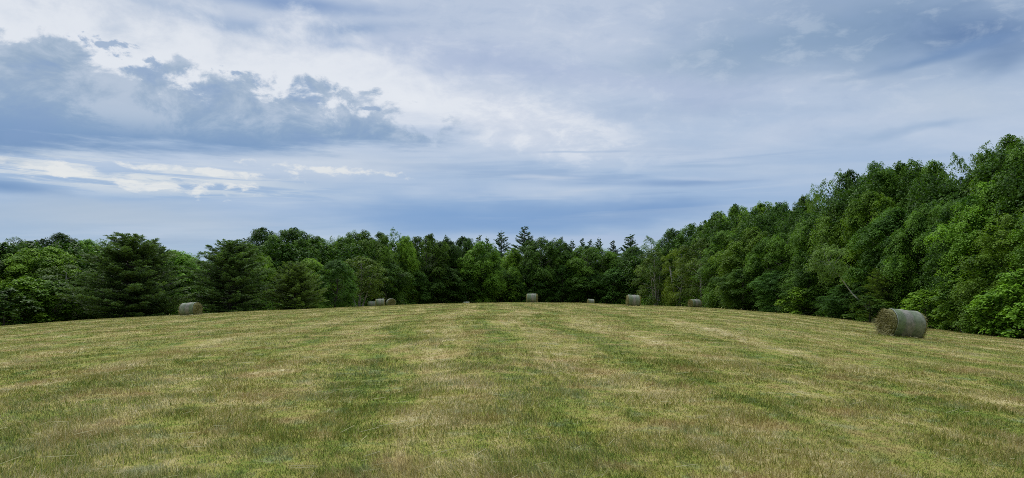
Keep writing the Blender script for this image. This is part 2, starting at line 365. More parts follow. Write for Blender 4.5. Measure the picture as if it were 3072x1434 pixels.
def grass():
    rng = np.random.default_rng(21)
    DD = (4.6 ** .2 + rng.random(1300000) * (190 ** .2 - 4.6 ** .2)) ** 5
    def zone(d0, d1, two):
        # density falls off with distance, blades grow a little broader
        d = DD[(DD >= d0) & (DD < d1)]; n = len(d)
        xx = (rng.random(n) * 2 - 1) * (.80 * d + 1.0)
        a = np.arctan2(xx, d); lim = np.interp(a, E_AZ, [tree_line_r(v) for v in E_AZ])
        ok = np.hypot(xx, d) < lim + 1; xx, d = xx[ok], d[ok]; n = len(d)
        tall = fbm(xx * 1.5, d * 1.5, 4); tall2 = fbm(xx * 3.1 + 40, d * 3.1, 3)
        h = (.022 + .072 * np.clip((tall - .30) * 1.6, 0, 1) * (.4 + 1.1 * tall2)) * rng.uniform(.6, 1.35, n)
        w = .0046 * (np.maximum(d, 6) / 7) ** .86 * rng.uniform(.7, 1.35, n)
        ph = rng.random(n) * 2 * math.pi + .0
        lean = np.abs(rng.normal(.75, .55, n))                                   # horizontal reach over height
        comb = fbm(xx * .35 + 9, d * .35, 2) * 9                                 # blades pressed the same way patch by patch
        ph = np.where(rng.random(n) < .55, comb + rng.normal(0, .5, n), ph)
        dx, dy = np.cos(ph), np.sin(ph); f = rng.random(n) * math.pi
        sx, sy = np.cos(f) * w / 2, np.sin(f) * w / 2
        z0 = gz(xx, d) - .004
        P = np.stack([xx, d, z0], 1); D = np.stack([dx * lean * h, dy * lean * h, h], 1); Sd = np.stack([sx, sy, 0 * sx], 1)
        t = rng.random(n)
        if two:
            mid = P + D * [.4, .4, .62]; tip = P + D
            V = np.stack([P - Sd, P + Sd, mid + Sd * .8, mid - Sd * .8, tip], 1).reshape(-1, 3); b = np.arange(n)[:, None] * 5
            F = np.concatenate([b + [0, 1, 2], b + [0, 2, 3], b + [3, 2, 4]]); k = 5
        else:
            V = np.stack([P - Sd, P + Sd, P + D], 1).reshape(-1, 3); F = np.arange(3 * n).reshape(n, 3); k = 3
        return V, F, np.repeat(t, k)
    out = [zone(4.6, 16, True), zone(16, 190, False)]
    off = 0; Vs, Fs, Ts = [], [], []
    for V, F, t in out: Vs.append(V); Fs.append(F + off); Ts.append(t); off += len(V)
    me = mesh_np('grass', np.concatenate(Vs), np.concatenate(Fs), M_GRASS, {'tint': np.concatenate(Ts)})
    o = bpy.data.objects.new('grass', me); COL.objects.link(o)
    o['kind'] = 'stuff'; o['label'] = 'short cut grass and stubble covering the field'; o['category'] = 'grass'
    # long loose stalks left lying
    n = 1500; d = 5 + 45 * rng.random(n) ** 1.7; xx = (rng.random(n) * 2 - 1) * .8 * d
    for bpx, br in ((2699, 37.6), (573, 74), (1596, 97), (1899, 80), (2084, 112)):                 # litter round the bales
        bx, by, _ = at(bpx, br, 900); q = rng.random(260) * 6.283; rad = .45 + rng.random(260) ** .7 * 1.5
        xx = np.concatenate([xx, bx + np.cos(q) * rad * 1.2]); d = np.concatenate([d, by + np.sin(q) * rad])
    n = len(d); ph = rng.random(n) * 3.14; L = rng.uniform(.06, .26, n) * (1 + (rng.random(n) < .06)); w = .0035 * (np.maximum(d, 6) / 7) ** .6
    dx, dy = np.cos(ph) * L / 2, np.sin(ph) * L / 2
    a = np.stack([xx - dx, d - dy, gz(xx - dx, d - dy) + rng.uniform(.02, .07, n)], 1); c = np.stack([xx + dx, d + dy, gz(xx + dx, d + dy) + rng.uniform(.02, .09, n)], 1)
    s = np.stack([-np.sin(ph) * w / 2, np.cos(ph) * w / 2, w * .5], 1)
    V = np.stack([a - s, a + s, c + s, c - s], 1).reshape(-1, 3)
    me = mesh_np('loose_hay', V, np.arange(4 * n).reshape(n, 4), M_STRAW, {'tint': np.repeat(rng.uniform(.4, 1.2, n), 4)})
    o = bpy.data.objects.new('loose_hay', me); COL.objects.link(o)
    o['kind'] = 'stuff'; o['label'] = 'loose pale hay stalks lying on the grass'; o['category'] = 'hay'

# where the wood begins, as distance from the camera
LINE = [(-400, 100), (0, 104), (300, 104), (560, 106), (800, 112), (950, 120), (1080, 140), (1250, 165), (1500, 185), (1800, 182), (1930, 165), (2000, 146), (2100, 130), (2250, 109), (2400, 95), (2550, 84), (2700, 75), (2850, 68), (3000, 62), (3072, 60), (3300, 54), (3500, 50)]
L_AZ = [azel(p, 880)[0] for p, _ in LINE]; L_R = [r for _, r in LINE]
def tree_line_r(a): return float(np.interp(a, L_AZ, L_R))
def straw_material():
    m, T = material('dry_hay'); p = T.n('ShaderNodeTexCoord').outputs['Object']
    n = T.noise(p, 9, 4, .7); t = T.n('ShaderNodeAttribute', attribute_name='tint').outputs['Fac']
    f = T.m('MULTIPLY_ADD', t, .6, T.m('MULTIPLY_ADD', n, 1.2, -.35))
    b = T.n('ShaderNodeBsdfPrincipled'); b.inputs['Roughness'].default_value = .85; b.inputs['Specular IOR Level'].default_value = .2
    T.put(b.inputs['Base Color'], T.ramp(f, [(.1, (.105, .100, .034)), (.45, (.265, .245, .088)), (.8, (.48, .43, .21))]))
    T.put(T.n('ShaderNodeOutputMaterial').inputs[0], b.outputs[0]); return m
M_STRAW = straw_material()
grass()

# ------------------------------------------------------------------ tree prototypes
def prof(t, wide=.42, low=.72):
    t = np.asarray(t, float)
    return np.where(t < wide, low + (1 - low) * t / wide, np.maximum(1 - np.abs((t - wide) / (1 - wide)) ** 2.3, 0) ** .48)
def broadleaf(seed, H=18., R=4.5, base=.05, nl=30, spr=22, lv=88, leaf=.165, lobe=(1.2, 2.4), low=.72, wide=.42, mat=None, bark=None, fill=200, stems=1, spread=.36, flat=.25, trad=.014):
    rng = np.random.default_rng(seed); C, N, Ls, TI = [], [], [], []
    tr = MB(); bark = bark or M_BARK; mat = mat or M_LEAF
    cx = np.cumsum(rng.normal(0, .02 * H * .35, 7)); cy = np.cumsum(rng.normal(0, .02 * H * .35, 7))
    zs = np.linspace(-.2, H * .86, 7); axis = lambda z: (np.interp(z, zs, cx) * min(1, z / H * 3), np.interp(z, zs, cy) * min(1, z / H * 3))
    pts = [(*axis(max(z, 0)), z) for z in zs]; r0 = H * trad
    tr.tube(pts, [r0 * (1 - .86 * i / 6) for i in range(7)], 8)
    for s_ in range(stems - 1):
        a = rng.random() * 6.28; tr.tube([(pts[0][0] + math.cos(a) * .3, pts[0][1] + math.sin(a) * .3, -.2), (math.cos(a) * 1., math.sin(a) * 1., H * .3), (math.cos(a) * 1.7, math.sin(a) * 1.7, H * .7)], [r0 * .8, r0 * .5, r0 * .15], 7)
    for i in range(nl):
        t = ((i + .5 + rng.uniform(-.3, .3)) / nl) ** .80; t = min(max(t, 0), 1)
        az = i * 2.399 + rng.uniform(-.5, .5); rr = rng.uniform(*lobe) * (1 - .25 * t)
        rad = max(float(prof(t, wide, low)) * R - rr * .55, 0) * rng.uniform(.55, 1.15)
        z = H * (base + (1 - base) * t) - rr * .85 * t * t; z = max(z, rr * .45)
        ax, ay = axis(z); c = np.array([ax + math.cos(az) * rad, ay + math.sin(az) * rad, z])
        out = np.array([math.cos(az), math.sin(az), .75]); out /= np.linalg.norm(out)
        zb = max(z - rad * .55, H * .06); bx, by = axis(zb)
        tr.tube([(bx, by, zb), ((bx + c[0]) / 2, (by + c[1]) / 2, (zb + z) / 2 + .12 * rad), c], [r0 * .42 * (1 - .7 * t), r0 * .28 * (1 - .7 * t), .02], 5)
        m = int(spr * (rr / np.mean(lobe)) ** 2) + 4
        dr = unit(rng.normal(size=(m * 3, 3))); dr = dr[((dr @ out) > -.3 + rng.normal(0, .12, len(dr))) & (dr[:, 2] > -.42 + rng.normal(0, .15, len(dr)))][:m]; m = len(dr)
        sq = np.array([1.0, 1.0, 1.05]); sp = c + dr * sq * (rr * rng.uniform(.62, 1.12, (m, 1)))
        off = rng.normal(size=(m, lv, 3)) * [spread, spread, flat] * (rr / 2) ** .5
        rh = np.hypot(off[:, :, 0], off[:, :, 1]); off[:, :, 2] = off[:, :, 2] * .45 - .75 * rh ** 2 / spread - .12 * rh
        cc = (sp[:, None, :] + off).reshape(-1, 3)
        dome = np.stack([off[:, :, 0], off[:, :, 1], np.full(rh.shape, spread * .8)], -1).reshape(-1, 3) / spread
        nn = np.repeat(dr, lv, 0) * .45 + dome * .55 + [0, 0, .25] + rng.normal(size=(m * lv, 3)) * .32
        C.append(cc); N.append(nn); Ls.append(np.full(len(cc), leaf) * rng.uniform(.65, 1.35, len(cc)))
        TI.append(np.clip(.30 * rng.random(m * lv) + .32 * np.repeat(rng.random(m), lv) + .40 * rng.random(), 0, 1))
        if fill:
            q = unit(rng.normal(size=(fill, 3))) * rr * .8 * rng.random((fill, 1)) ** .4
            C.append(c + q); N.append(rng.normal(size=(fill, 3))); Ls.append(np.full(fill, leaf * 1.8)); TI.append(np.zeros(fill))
    C = np.concatenate(C); N = unit(np.concatenate(N)); Ls = np.concatenate(Ls); ok = C[:, 2] > .05; C, N, Ls, TI = C[ok], N[ok], Ls[ok], np.concatenate(TI)[ok]
    V = leaf_arrays(rng, C, N, Ls, Ls * .66)
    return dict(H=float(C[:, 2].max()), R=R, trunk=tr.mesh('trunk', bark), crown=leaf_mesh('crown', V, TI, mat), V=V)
def pine(seed, H=12., R=4.8, base=.03, gap=.54, per=11, up=(-.06, .85), power=.52, nb=7.0, needle=.25, mat=None, ragged=.22, tuft=8):
    rng = np.random.default_rng(seed); C, D, TI = [], [], []; tr = MB(); r0 = H * .017
    tr.tube([(0, 0, -.2), (rng.normal(0, .1), rng.normal(0, .1), H * .5), (0, 0, H * .985)], [r0, r0 * .6, .02], 8)
    z = H * base
    while z < H * .985:
        t = z / H; tt = (z - H * base) / (H * (1 - base))
        for k in range(per if t < .9 else 4):
            a = rng.random() * 6.283; L = R * (1 - tt) ** power * (min(1, .62 + tt * 2.2)) * rng.uniform(1 - ragged * 2, 1 + ragged * .5) + .18
            pit = up[0] + (up[1] - up[0]) * t + rng.normal(0, .09)
            zb = z + rng.normal(0, gap * .16); n = max(3, int(L * nb)); brt = rng.uniform(0, .4)
            s = rng.uniform(.18, 1, n); s[0] = 1; h = np.array([math.cos(a), math.sin(a)])
            bx = s * L * math.cos(pit); bz = s * L * math.sin(pit) + .10 * L * s ** 2.5 - .05 * L * np.sin(s * 3.14)
            p = np.stack([h[0] * bx, h[1] * bx, zb + bz], 1)
            if t < .97: tr.tube([(0, 0, zb - .1), (h[0] * L * .5 * math.cos(pit), h[1] * L * .5 * math.cos(pit), zb + L * .5 * math.sin(pit) - .03 * L), tuple(p[0])], [.012 * L + .012, .008 * L + .008, .006], 4, False)
            side = np.where(rng.random(n) < .5, -1, 1) * rng.uniform(.3, 1.1, n); side[0] = 0
            da = a + side; bl = rng.uniform(.3, .75, n) * (.35 + .25 * L * (1.15 - s)) ; bl = np.minimum(bl, 1.1)
            bd = np.stack([np.cos(da), np.sin(da), rng.uniform(-.02, .35, n) + .35 * t], 1); bd = unit(bd)
            for q in (.15, .55, 1.0):
                tp = p + bd * (bl * q)[:, None]
                cc = np.repeat(tp, tuft, 0); dd = np.repeat(bd, tuft, 0) * .75 + rng.normal(size=(n * tuft, 3)) * .55 + [0, 0, .28]
                C.append(cc); D.append(dd); TI.append(np.clip(np.repeat(.42 * (s - .2) + .12 * q, tuft) + brt + .22 * rng.random(n * tuft), 0, 1))
        z += gap * rng.uniform(.75, 1.25) * (1 - .35 * t)
    # leader
    cc = np.repeat(np.array([[0, 0, H * .97], [0, 0, H], [0, 0, H * .94]]), 14, 0); C.append(cc); D.append(rng.normal(size=(42, 3)) * .6 + [0, 0, .8]); TI.append(np.full(42, .4))
    C = np.concatenate(C); D = unit(np.concatenate(D)); L = needle * rng.uniform(.7, 1.3, len(C)); C = C + D * L[:, None] / 2
    N = unit(np.cross(D, rng.normal(size=D.shape)))
    ok = C[:, 2] > .05; C, D, N, L, TI = C[ok], D[ok], N[ok], L[ok], np.concatenate(TI)[ok]
    V = leaf_arrays(rng, C, N, L, L * .19, T=D, fold=0)
    return dict(H=H, R=R, trunk=tr.mesh('trunk', M_BARK), crown=leaf_mesh('crown', V, TI, mat or M_PINE), V=V)

P = {}
P['maple'] = [broadleaf(100 + i, R=4.3 + .25 * (i % 3), wide=(.40, .50, .34)[i % 3], low=(.75, .6, .82)[i % 3]) for i in range(7)]
P['dome'] = [broadleaf(140 + i, R=5.6, H=17, wide=.58, low=.7, nl=36, lobe=(1.1, 2.0)) for i in range(3)]
P['airy'] = [broadleaf(160 + i, R=4.2, nl=24, spr=13, lv=44, lobe=(1.0, 2.0), fill=12, spread=.30, flat=.2, wide=.5) for i in range(3)]
P['birch'] = [broadleaf(180 + i, H=12, R=3.2, nl=34, spr=17, lv=34, leaf=.15, lobe=(.7, 1.3), fill=40, mat=M_FINE, bark=M_PALE, stems=3, wide=.55, low=.75, base=(.05, .05, .22)[i], spread=.30, flat=.24) for i in range(3)]
P['young'] = [broadleaf(190 + i, H=12, R=3.0, nl=34, spr=18, lv=36, leaf=.15, lobe=(.8, 1.4), fill=60, wide=.5, low=.85, base=.03, spread=.30, flat=.22, trad=.009) for i in range(2)]
P['sapling'] = [broadleaf(200 + i, H=5, R=1.7, nl=20, spr=13, lv=26, leaf=.15, lobe=(.45, .85), fill=30, wide=.3, low=.9, spread=.28, flat=.10) for i in range(3)]
P['pine'] = [pine(220 + i, R=4.9 + .3 * i) for i in range(3)]
P['tallpine'] = [pine(240 + i, H=24, R=4.3, base=.45, gap=.85, per=5, up=(.05, .62), power=.85, nb=5.0, needle=.32, tuft=8, ragged=.3) for i in range(3)]
P['hemlock'] = [pine(260, H=10, R=3.6, gap=.38, up=(-.22, .2), nb=5.5, needle=.18, tuft=7, mat=M_FINE)]
P['leaner'] = [broadleaf(181, H=11, R=1.7, base=.62, nl=14, spr=12, lv=24, leaf=.15, lobe=(.5, .9), fill=5, mat=M_FINE, bark=M_WHITE, wide=.5, low=.5, spread=.3, trad=.0085)]
KIND = dict(young=('young_tree', 'tree'), maple=('maple_tree', 'tree'), dome=('oak_tree', 'tree'), airy=('ash_tree', 'tree'), birch=('birch_tree', 'birch'), sapling=('sapling', 'sapling'), pine=('pine_tree', 'pine'), tallpine=('tall_pine_tree', 'pine'), hemlock=('hemlock_tree', 'tree'), leaner=('birch_tree', 'birch'))

def tree(kind, px, ytop, wpx, r, label, group, tint=(1, 1, 1), idx=0, tilt=(0, 0), rot=None, emb=.1):
    pr = P[kind][idx % len(P[kind])]; x, y, z = at(px, r)
    h = ztop(px, ytop, r) - z + emb; w = wpx / FPX * r / 2 * dict(tallpine=1.25, maple=1.18, dome=1.15, pine=1.1, airy=1.1).get(kind, 1.0)
    nm, cat = KIND[kind]
    e = bpy.data.objects.new(nm, None); COL.objects.link(e); e.empty_display_size = .5
    e.location = (x, y, z - emb); e.scale = (w / pr['R'], w / pr['R'], h / pr['H'])
    rnd = random.Random(px * 7 + int(ytop)); e.rotation_euler = (tilt[0], tilt[1], rnd.random() * 6.28 if rot is None else rot)
    e['label'] = label; e['category'] = cat; e['group'] = group
    for part in ('trunk', 'crown'):
        o = bpy.data.objects.new(part, pr[part]); COL.objects.link(o); o.parent = e
        if part == 'crown':
            b_, h_ = rnd.uniform(.78, 1.24), rnd.uniform(-.07, .07); o.color = (tint[0] * b_ * (1 + h_), tint[1] * b_, tint[2] * b_ * (1 - h_), 1)
    return e

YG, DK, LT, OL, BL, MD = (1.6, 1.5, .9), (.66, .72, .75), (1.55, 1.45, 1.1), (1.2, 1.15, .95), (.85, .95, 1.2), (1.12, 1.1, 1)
GL, GC, GR = 'trees along the left edge of the hayfield', 'trees at the far end of the hayfield', 'trees along the right edge of the hayfield'
GP, GT = 'bushy pines on the left of the field', 'pine tops above the far wood'
TREES = [
 # left edge
 ('maple', -70, 730, 190, 116, 'dark leafy tree cut by the left border of the picture, upper part', GL, DK, 0),
 ('airy', 22, 708, 150, 120, 'thin topped dark tree at the far left end of the skyline', GL, MD, 0),
 ('maple', 118, 738, 190, 112, 'yellow green maple in front of the dark tree at the far left', GL, LT, 1),
 ('maple', 178, 697, 150, 128, 'dark leafy tree with the highest ragged top left of the big pine', GL, DK, 2),
 ('maple', 248, 716, 110, 127, 'mid green tree between the ragged dark top and the airy pale tops', GL, LT, 3),
 ('airy', 312, 715, 120, 130, 'airy pale topped tree just left of the biggest pine top', GL, LT, 1),
 ('birch', 180, 790, 190, 106, 'olive green fine leaved tree left of the biggest pine', GL, (.8, .9, .85), 1),
 ('sapling', 75, 828, 150, 100, 'bright green bush near the left border under the yellow green maple', GL, LT, 0),
 ('sapling', 165, 842, 120, 99, 'green bush between the bright left bush and the biggest pine', GL, OL, 1),
 ('sapling', 15, 862, 150, 97, 'dark green bush at the left border low by the field edge', GL, DK, 2),
 ('maple', 455, 768, 110, 114, 'green leafy tree peeping over the right shoulder of the biggest pine', GL, LT, 4),
 ('maple', 532, 748, 150, 113, 'bright green maple between the two largest bushy pines', GL, LT, 5),
 ('airy', 590, 752, 90, 119, 'small light tree top just left of the second pine', GL, LT, 2),
 ('maple', 742, 731, 110, 118, 'light green tree rising behind the right side of the second pine', GL, YG, 6),
 ('maple', 792, 682, 130, 137, 'tall dark tree with a knobbly top, left of the twin crown', GL, DK, 0),
 ('dome', 872, 683, 170, 134, 'broad dark crown, highest tree between the second and third pines', GL, MD, 0),
 ('maple', 948, 712, 120, 138, 'rounded tree sloping down right of the broad dark crown', GL, MD, 1),
 ('airy', 988, 706, 52, 142, 'slim pale tree top in the dip right of the broad dark crown', GL, LT, 1),
 ('maple', 918, 774, 110, 112, 'light green maple top just behind the third and smallest pine', GL, YG, 3),
 ('maple', 1005, 778, 110, 109, 'dark rounded maple right of the smallest pine', GL, (.8, .9, 1), 2),
 ('birch', 1078, 768, 150, 128, 'olive birch with thin pale stems left of the bale pair', GL, OL, 2),
 ('pine', 385, 714, 330, 97, 'biggest bushy pine, furthest left of the three', GP, MD, 0),
 ('pine', 455, 742, 150, 103, 'smaller pine leaning out behind the right side of the biggest pine', GP, MD, 1),
 ('pine', 690, 732, 275, 99, 'second bushy pine, right of the left hay bale', GP, MD, 1),
 ('pine', 885, 792, 185, 101, 'third and smallest bushy pine, right of the second', GP, LT, 2),
 # far end
 ('maple', 1035, 706, 110, 150, 'dark tree on the left flank of the big domed oak', GC, MD, 4),
 ('dome', 1100, 687, 160, 154, 'big domed oak above the bale pair and the olive birch', GC, MD, 1),
 ('airy', 1178, 681, 75, 168, 'pale feathery tree top right of the big domed oak', GC, LT, 2),
 ('maple', 1214, 704, 85, 166, 'light green shoulder right of the pale feathery top', GC, LT, 5),
 ('dome', 1275, 700, 150, 172, 'wide round crown midway between the bale pair and the crest bale', GC, MD, 2),
 ('maple', 1338, 713, 95, 176, 'plain dark tree right of the wide round crown', GC, DK, 6),
 ('dome', 1392, 709, 125, 182, 'flat topped dark crown left of the yellow green tree', GC, DK, 0),
 ('maple', 1450, 722, 120, 176, 'yellow green pointed maple left of the two tall pine tops', GC, LT, 1),
 ('maple', 1535, 742, 85, 186, 'low green crown in the gap between the two tall pine tops', GC, LT, 0),
 ('dome', 1622, 709, 165, 186, 'broad crown right of the highest pine top', GC, MD, 1),
 ('maple', 1690, 726, 80, 189, 'dark tree right of the broad crown beside the highest pine', GC, DK, 2),
 ('dome', 1768, 733, 160, 187, 'wide low crown above the small far bale right of centre', GC, MD, 2),
 ('maple', 1832, 752, 90, 187, 'light green crown between the low wide crown and the right wood', GC, LT, 3),
 ('maple', 1900, 736, 110, 182, 'dark tree directly above the bale with white marked net, right of centre', GC, DK, 5),
 ('maple', 1160, 782, 130, 150, 'mid height dark tree standing over the bale showing its round end', GC, DK, 6),
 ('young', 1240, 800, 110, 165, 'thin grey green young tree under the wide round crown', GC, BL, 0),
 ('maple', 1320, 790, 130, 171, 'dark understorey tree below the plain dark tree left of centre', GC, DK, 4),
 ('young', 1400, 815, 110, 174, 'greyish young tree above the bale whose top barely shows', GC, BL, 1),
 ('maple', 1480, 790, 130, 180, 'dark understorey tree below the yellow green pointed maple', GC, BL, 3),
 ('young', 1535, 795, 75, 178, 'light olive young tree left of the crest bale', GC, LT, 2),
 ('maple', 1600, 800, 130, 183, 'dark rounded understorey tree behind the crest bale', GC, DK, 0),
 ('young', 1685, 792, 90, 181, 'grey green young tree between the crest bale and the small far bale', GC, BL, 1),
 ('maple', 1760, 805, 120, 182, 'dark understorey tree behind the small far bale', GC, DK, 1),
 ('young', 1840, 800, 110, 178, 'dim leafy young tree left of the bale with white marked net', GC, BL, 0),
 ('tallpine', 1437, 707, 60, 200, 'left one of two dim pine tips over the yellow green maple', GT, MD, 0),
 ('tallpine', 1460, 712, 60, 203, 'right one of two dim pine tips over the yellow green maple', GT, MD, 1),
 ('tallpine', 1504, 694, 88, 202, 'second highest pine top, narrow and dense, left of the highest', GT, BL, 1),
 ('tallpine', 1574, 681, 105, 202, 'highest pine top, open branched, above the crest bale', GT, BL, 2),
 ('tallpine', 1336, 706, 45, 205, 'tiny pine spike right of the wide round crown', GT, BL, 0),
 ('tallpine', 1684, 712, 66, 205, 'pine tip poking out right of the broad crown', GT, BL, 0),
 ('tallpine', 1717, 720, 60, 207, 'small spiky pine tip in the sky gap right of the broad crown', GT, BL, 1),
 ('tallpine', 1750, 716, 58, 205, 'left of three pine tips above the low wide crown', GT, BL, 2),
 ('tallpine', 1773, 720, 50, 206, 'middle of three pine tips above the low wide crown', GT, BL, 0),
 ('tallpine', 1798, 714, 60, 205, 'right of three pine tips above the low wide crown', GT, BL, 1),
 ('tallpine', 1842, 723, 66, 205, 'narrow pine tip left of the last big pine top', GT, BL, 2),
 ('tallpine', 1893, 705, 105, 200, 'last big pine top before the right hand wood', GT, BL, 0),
 # right edge, back row (skyline)
 ('airy', 1955, 706, 110, 186, 'airy see through crown where the right wood begins', GR, MD, 0),
 ('maple', 2022, 682, 105, 170, 'dark dense crown right after the airy crown at the start of the right wood', GR, DK, 1),
 ('maple', 2086, 667, 115, 156, 'mid green crown above the right pair of olive birches', GR, MD, 2),
 ('maple', 2150, 632, 120, 146, 'first steep step of the right skyline, dark green crown', GR, MD, 3),
 ('dome', 2215, 612, 125, 137, 'lime tinted crown on the skyline above the far right bale', GR, LT, 0),
 ('maple', 2285, 603, 130, 130, 'rounded skyline crown left of the flat stretch of the right wood', GR, LT, 4),
 ('maple', 2352, 600, 115, 124, 'dark skyline crown at the flat stretch of the right wood', GR, DK, 5),
 ('maple', 2418, 582, 110, 118, 'skyline crown at the foot of the steep rise left of the lacy tree', GR, MD, 6),
 ('airy', 2462, 548, 100, 112, 'small leafy crown stepping up to the lacy tree', GR, MD, 1),
 ('airy', 2512, 508, 125, 106, 'lacy crown with sky showing through, above the leaning birch', GR, LT, 2),
 ('maple', 2578, 506, 130, 103, 'dark crown right of the lacy tree on the right skyline', GR, DK, 0),
 ('maple', 2650, 482, 150, 98, 'dark topped crown left of the bright highest dome in the right wood', GR, (.8, .85, .9), 1),
 ('dome', 2742, 470, 190, 93, 'bright green dome on the skyline above the big near bale', GR, LT, 1),
 ('maple', 2832, 476, 140, 90, 'tree in the skyline dip right of the bright green dome', GR, MD, 3),
 ('airy', 2900, 452, 140, 86, 'sprawling open crown with jutting twigs near the right border', GR, MD, 0),
 ('airy', 2968, 422, 160, 82, 'high open crown next to the right border', GR, MD, 1),
 ('maple', 3062, 398, 190, 77, 'highest tree, at the right border of the picture', GR, LT, 2),
 ('maple', 3190, 380, 230, 72, 'tree at the right border beyond the highest crown, mostly outside the picture', GR, MD, 4),
 # right edge, front row
 ('birch', 1968, 745, 120, 150, 'left one of three olive birches in front of the right wood', GR, OL, 0),
 ('birch', 2038, 736, 110, 141, 'middle one of three olive birches in front of the right wood', GR, YG, 1),
 ('birch', 2104, 716, 140, 132, 'right and tallest of three olive birches in front of the right wood', GR, OL, 0),
 ('maple', 2185, 690, 150, 122, 'dense green tree right of the three olive birches', GR, MD, 5),
 ('maple', 2275, 680, 170, 112, 'light topped leafy tree second right of the olive birches', GR, LT, 6),
 ('dome', 2365, 690, 170, 104, 'wide leafy crown below the flat stretch of the right skyline', GR, MD, 2),
 ('maple', 2440, 640, 150, 99, 'bushy tree below the foot of the steep skyline rise', GR, LT, 0),
 ('maple', 2535, 600, 160, 93, 'tall leafy tree standing behind the leaning birch', GR, MD, 1),
 ('maple', 2625, 570, 170, 88, 'lighter tree beneath the dark crown left of the bright dome', GR, LT, 2),
 ('maple', 2715, 620, 190, 82, 'full leafy tree straight above the left end of the big near bale', GR, (.9, 1, .95), 3),
 ('dome', 2815, 600, 200, 78, 'broad leafy tree above the right end of the big near bale', GR, MD, 1),
 ('maple', 2915, 590, 190, 73, 'shaded deep green tree below the sprawling open crown', GR, DK, 5),
 ('maple', 2998, 540, 200, 70, 'bright leafy tree in front of the high open crown by the right border', GR, LT, 6),
 ('maple', 3085, 620, 240, 63, 'near tree with big drooping sprays at the right border', GR, LT, 0),
 ('maple', 3240, 560, 260, 59, 'nearest tree outside the right border, only its edge showing', GR, MD, 1),
 # right edge, low trees and bushes
 ('maple', 2230, 800, 130, 107, 'low dark tree right of the far right bale', GR, DK, 4),
 ('maple', 2330, 810, 140, 99, 'second low tree right of the far right bale', GR, BL, 6),
 ('maple', 2425, 800, 130, 93, 'low leafy tree left of the leaning birch', GR, MD, 2),
 ('sapling', 2395, 860, 100, 91, 'light green bush low to the left of the leaning birch', GR, LT, 1),
 ('maple', 2560, 845, 150, 85, 'low dark tree under the leaning birch trunk', GR, DK, 0),
 ('hemlock', 2655, 800, 150, 78, 'hemlock with flat layered boughs above the big near bale', GR, OL, 0),
 ('sapling', 2775, 868, 120, 69, 'bright green sapling just behind the right end of the big near bale', GR, LT, 0),
 ('sapling', 2880, 836, 150, 65, 'leafy sapling midway between the big near bale and the right border', GR, LT, 1),
 ('sapling', 3005, 860, 150, 58.5, 'fresh green conical sapling at the field edge near the right border', GR, LT, 2),
 ('sapling', 3085, 800, 170, 57, 'drooping sapling cut by the right border low by the field', GR, LT, 0),
 ('sapling', 2608, 884, 110, 75.5, 'dark green bush hiding the foot of the leaning birch', GR, MD, 2),
 ('sapling', 2945, 880, 110, 61, 'dark small sapling between the two bright ones near the right border', GR, MD, 1),
]
for kind, px, yt, wp, r, lab, grp, tint, idx in TREES:
    tree(kind, px, yt, wp, r, lab, grp, tint, idx)
ln = tree('leaner', 2642, 700, 105, 78.3, 'leaning birch with a bare white trunk in the right wood', GR, (1.2, 1.2, .95), 0, tilt=(0, -.62), rot=0)
ln.scale[2] *= 1.08

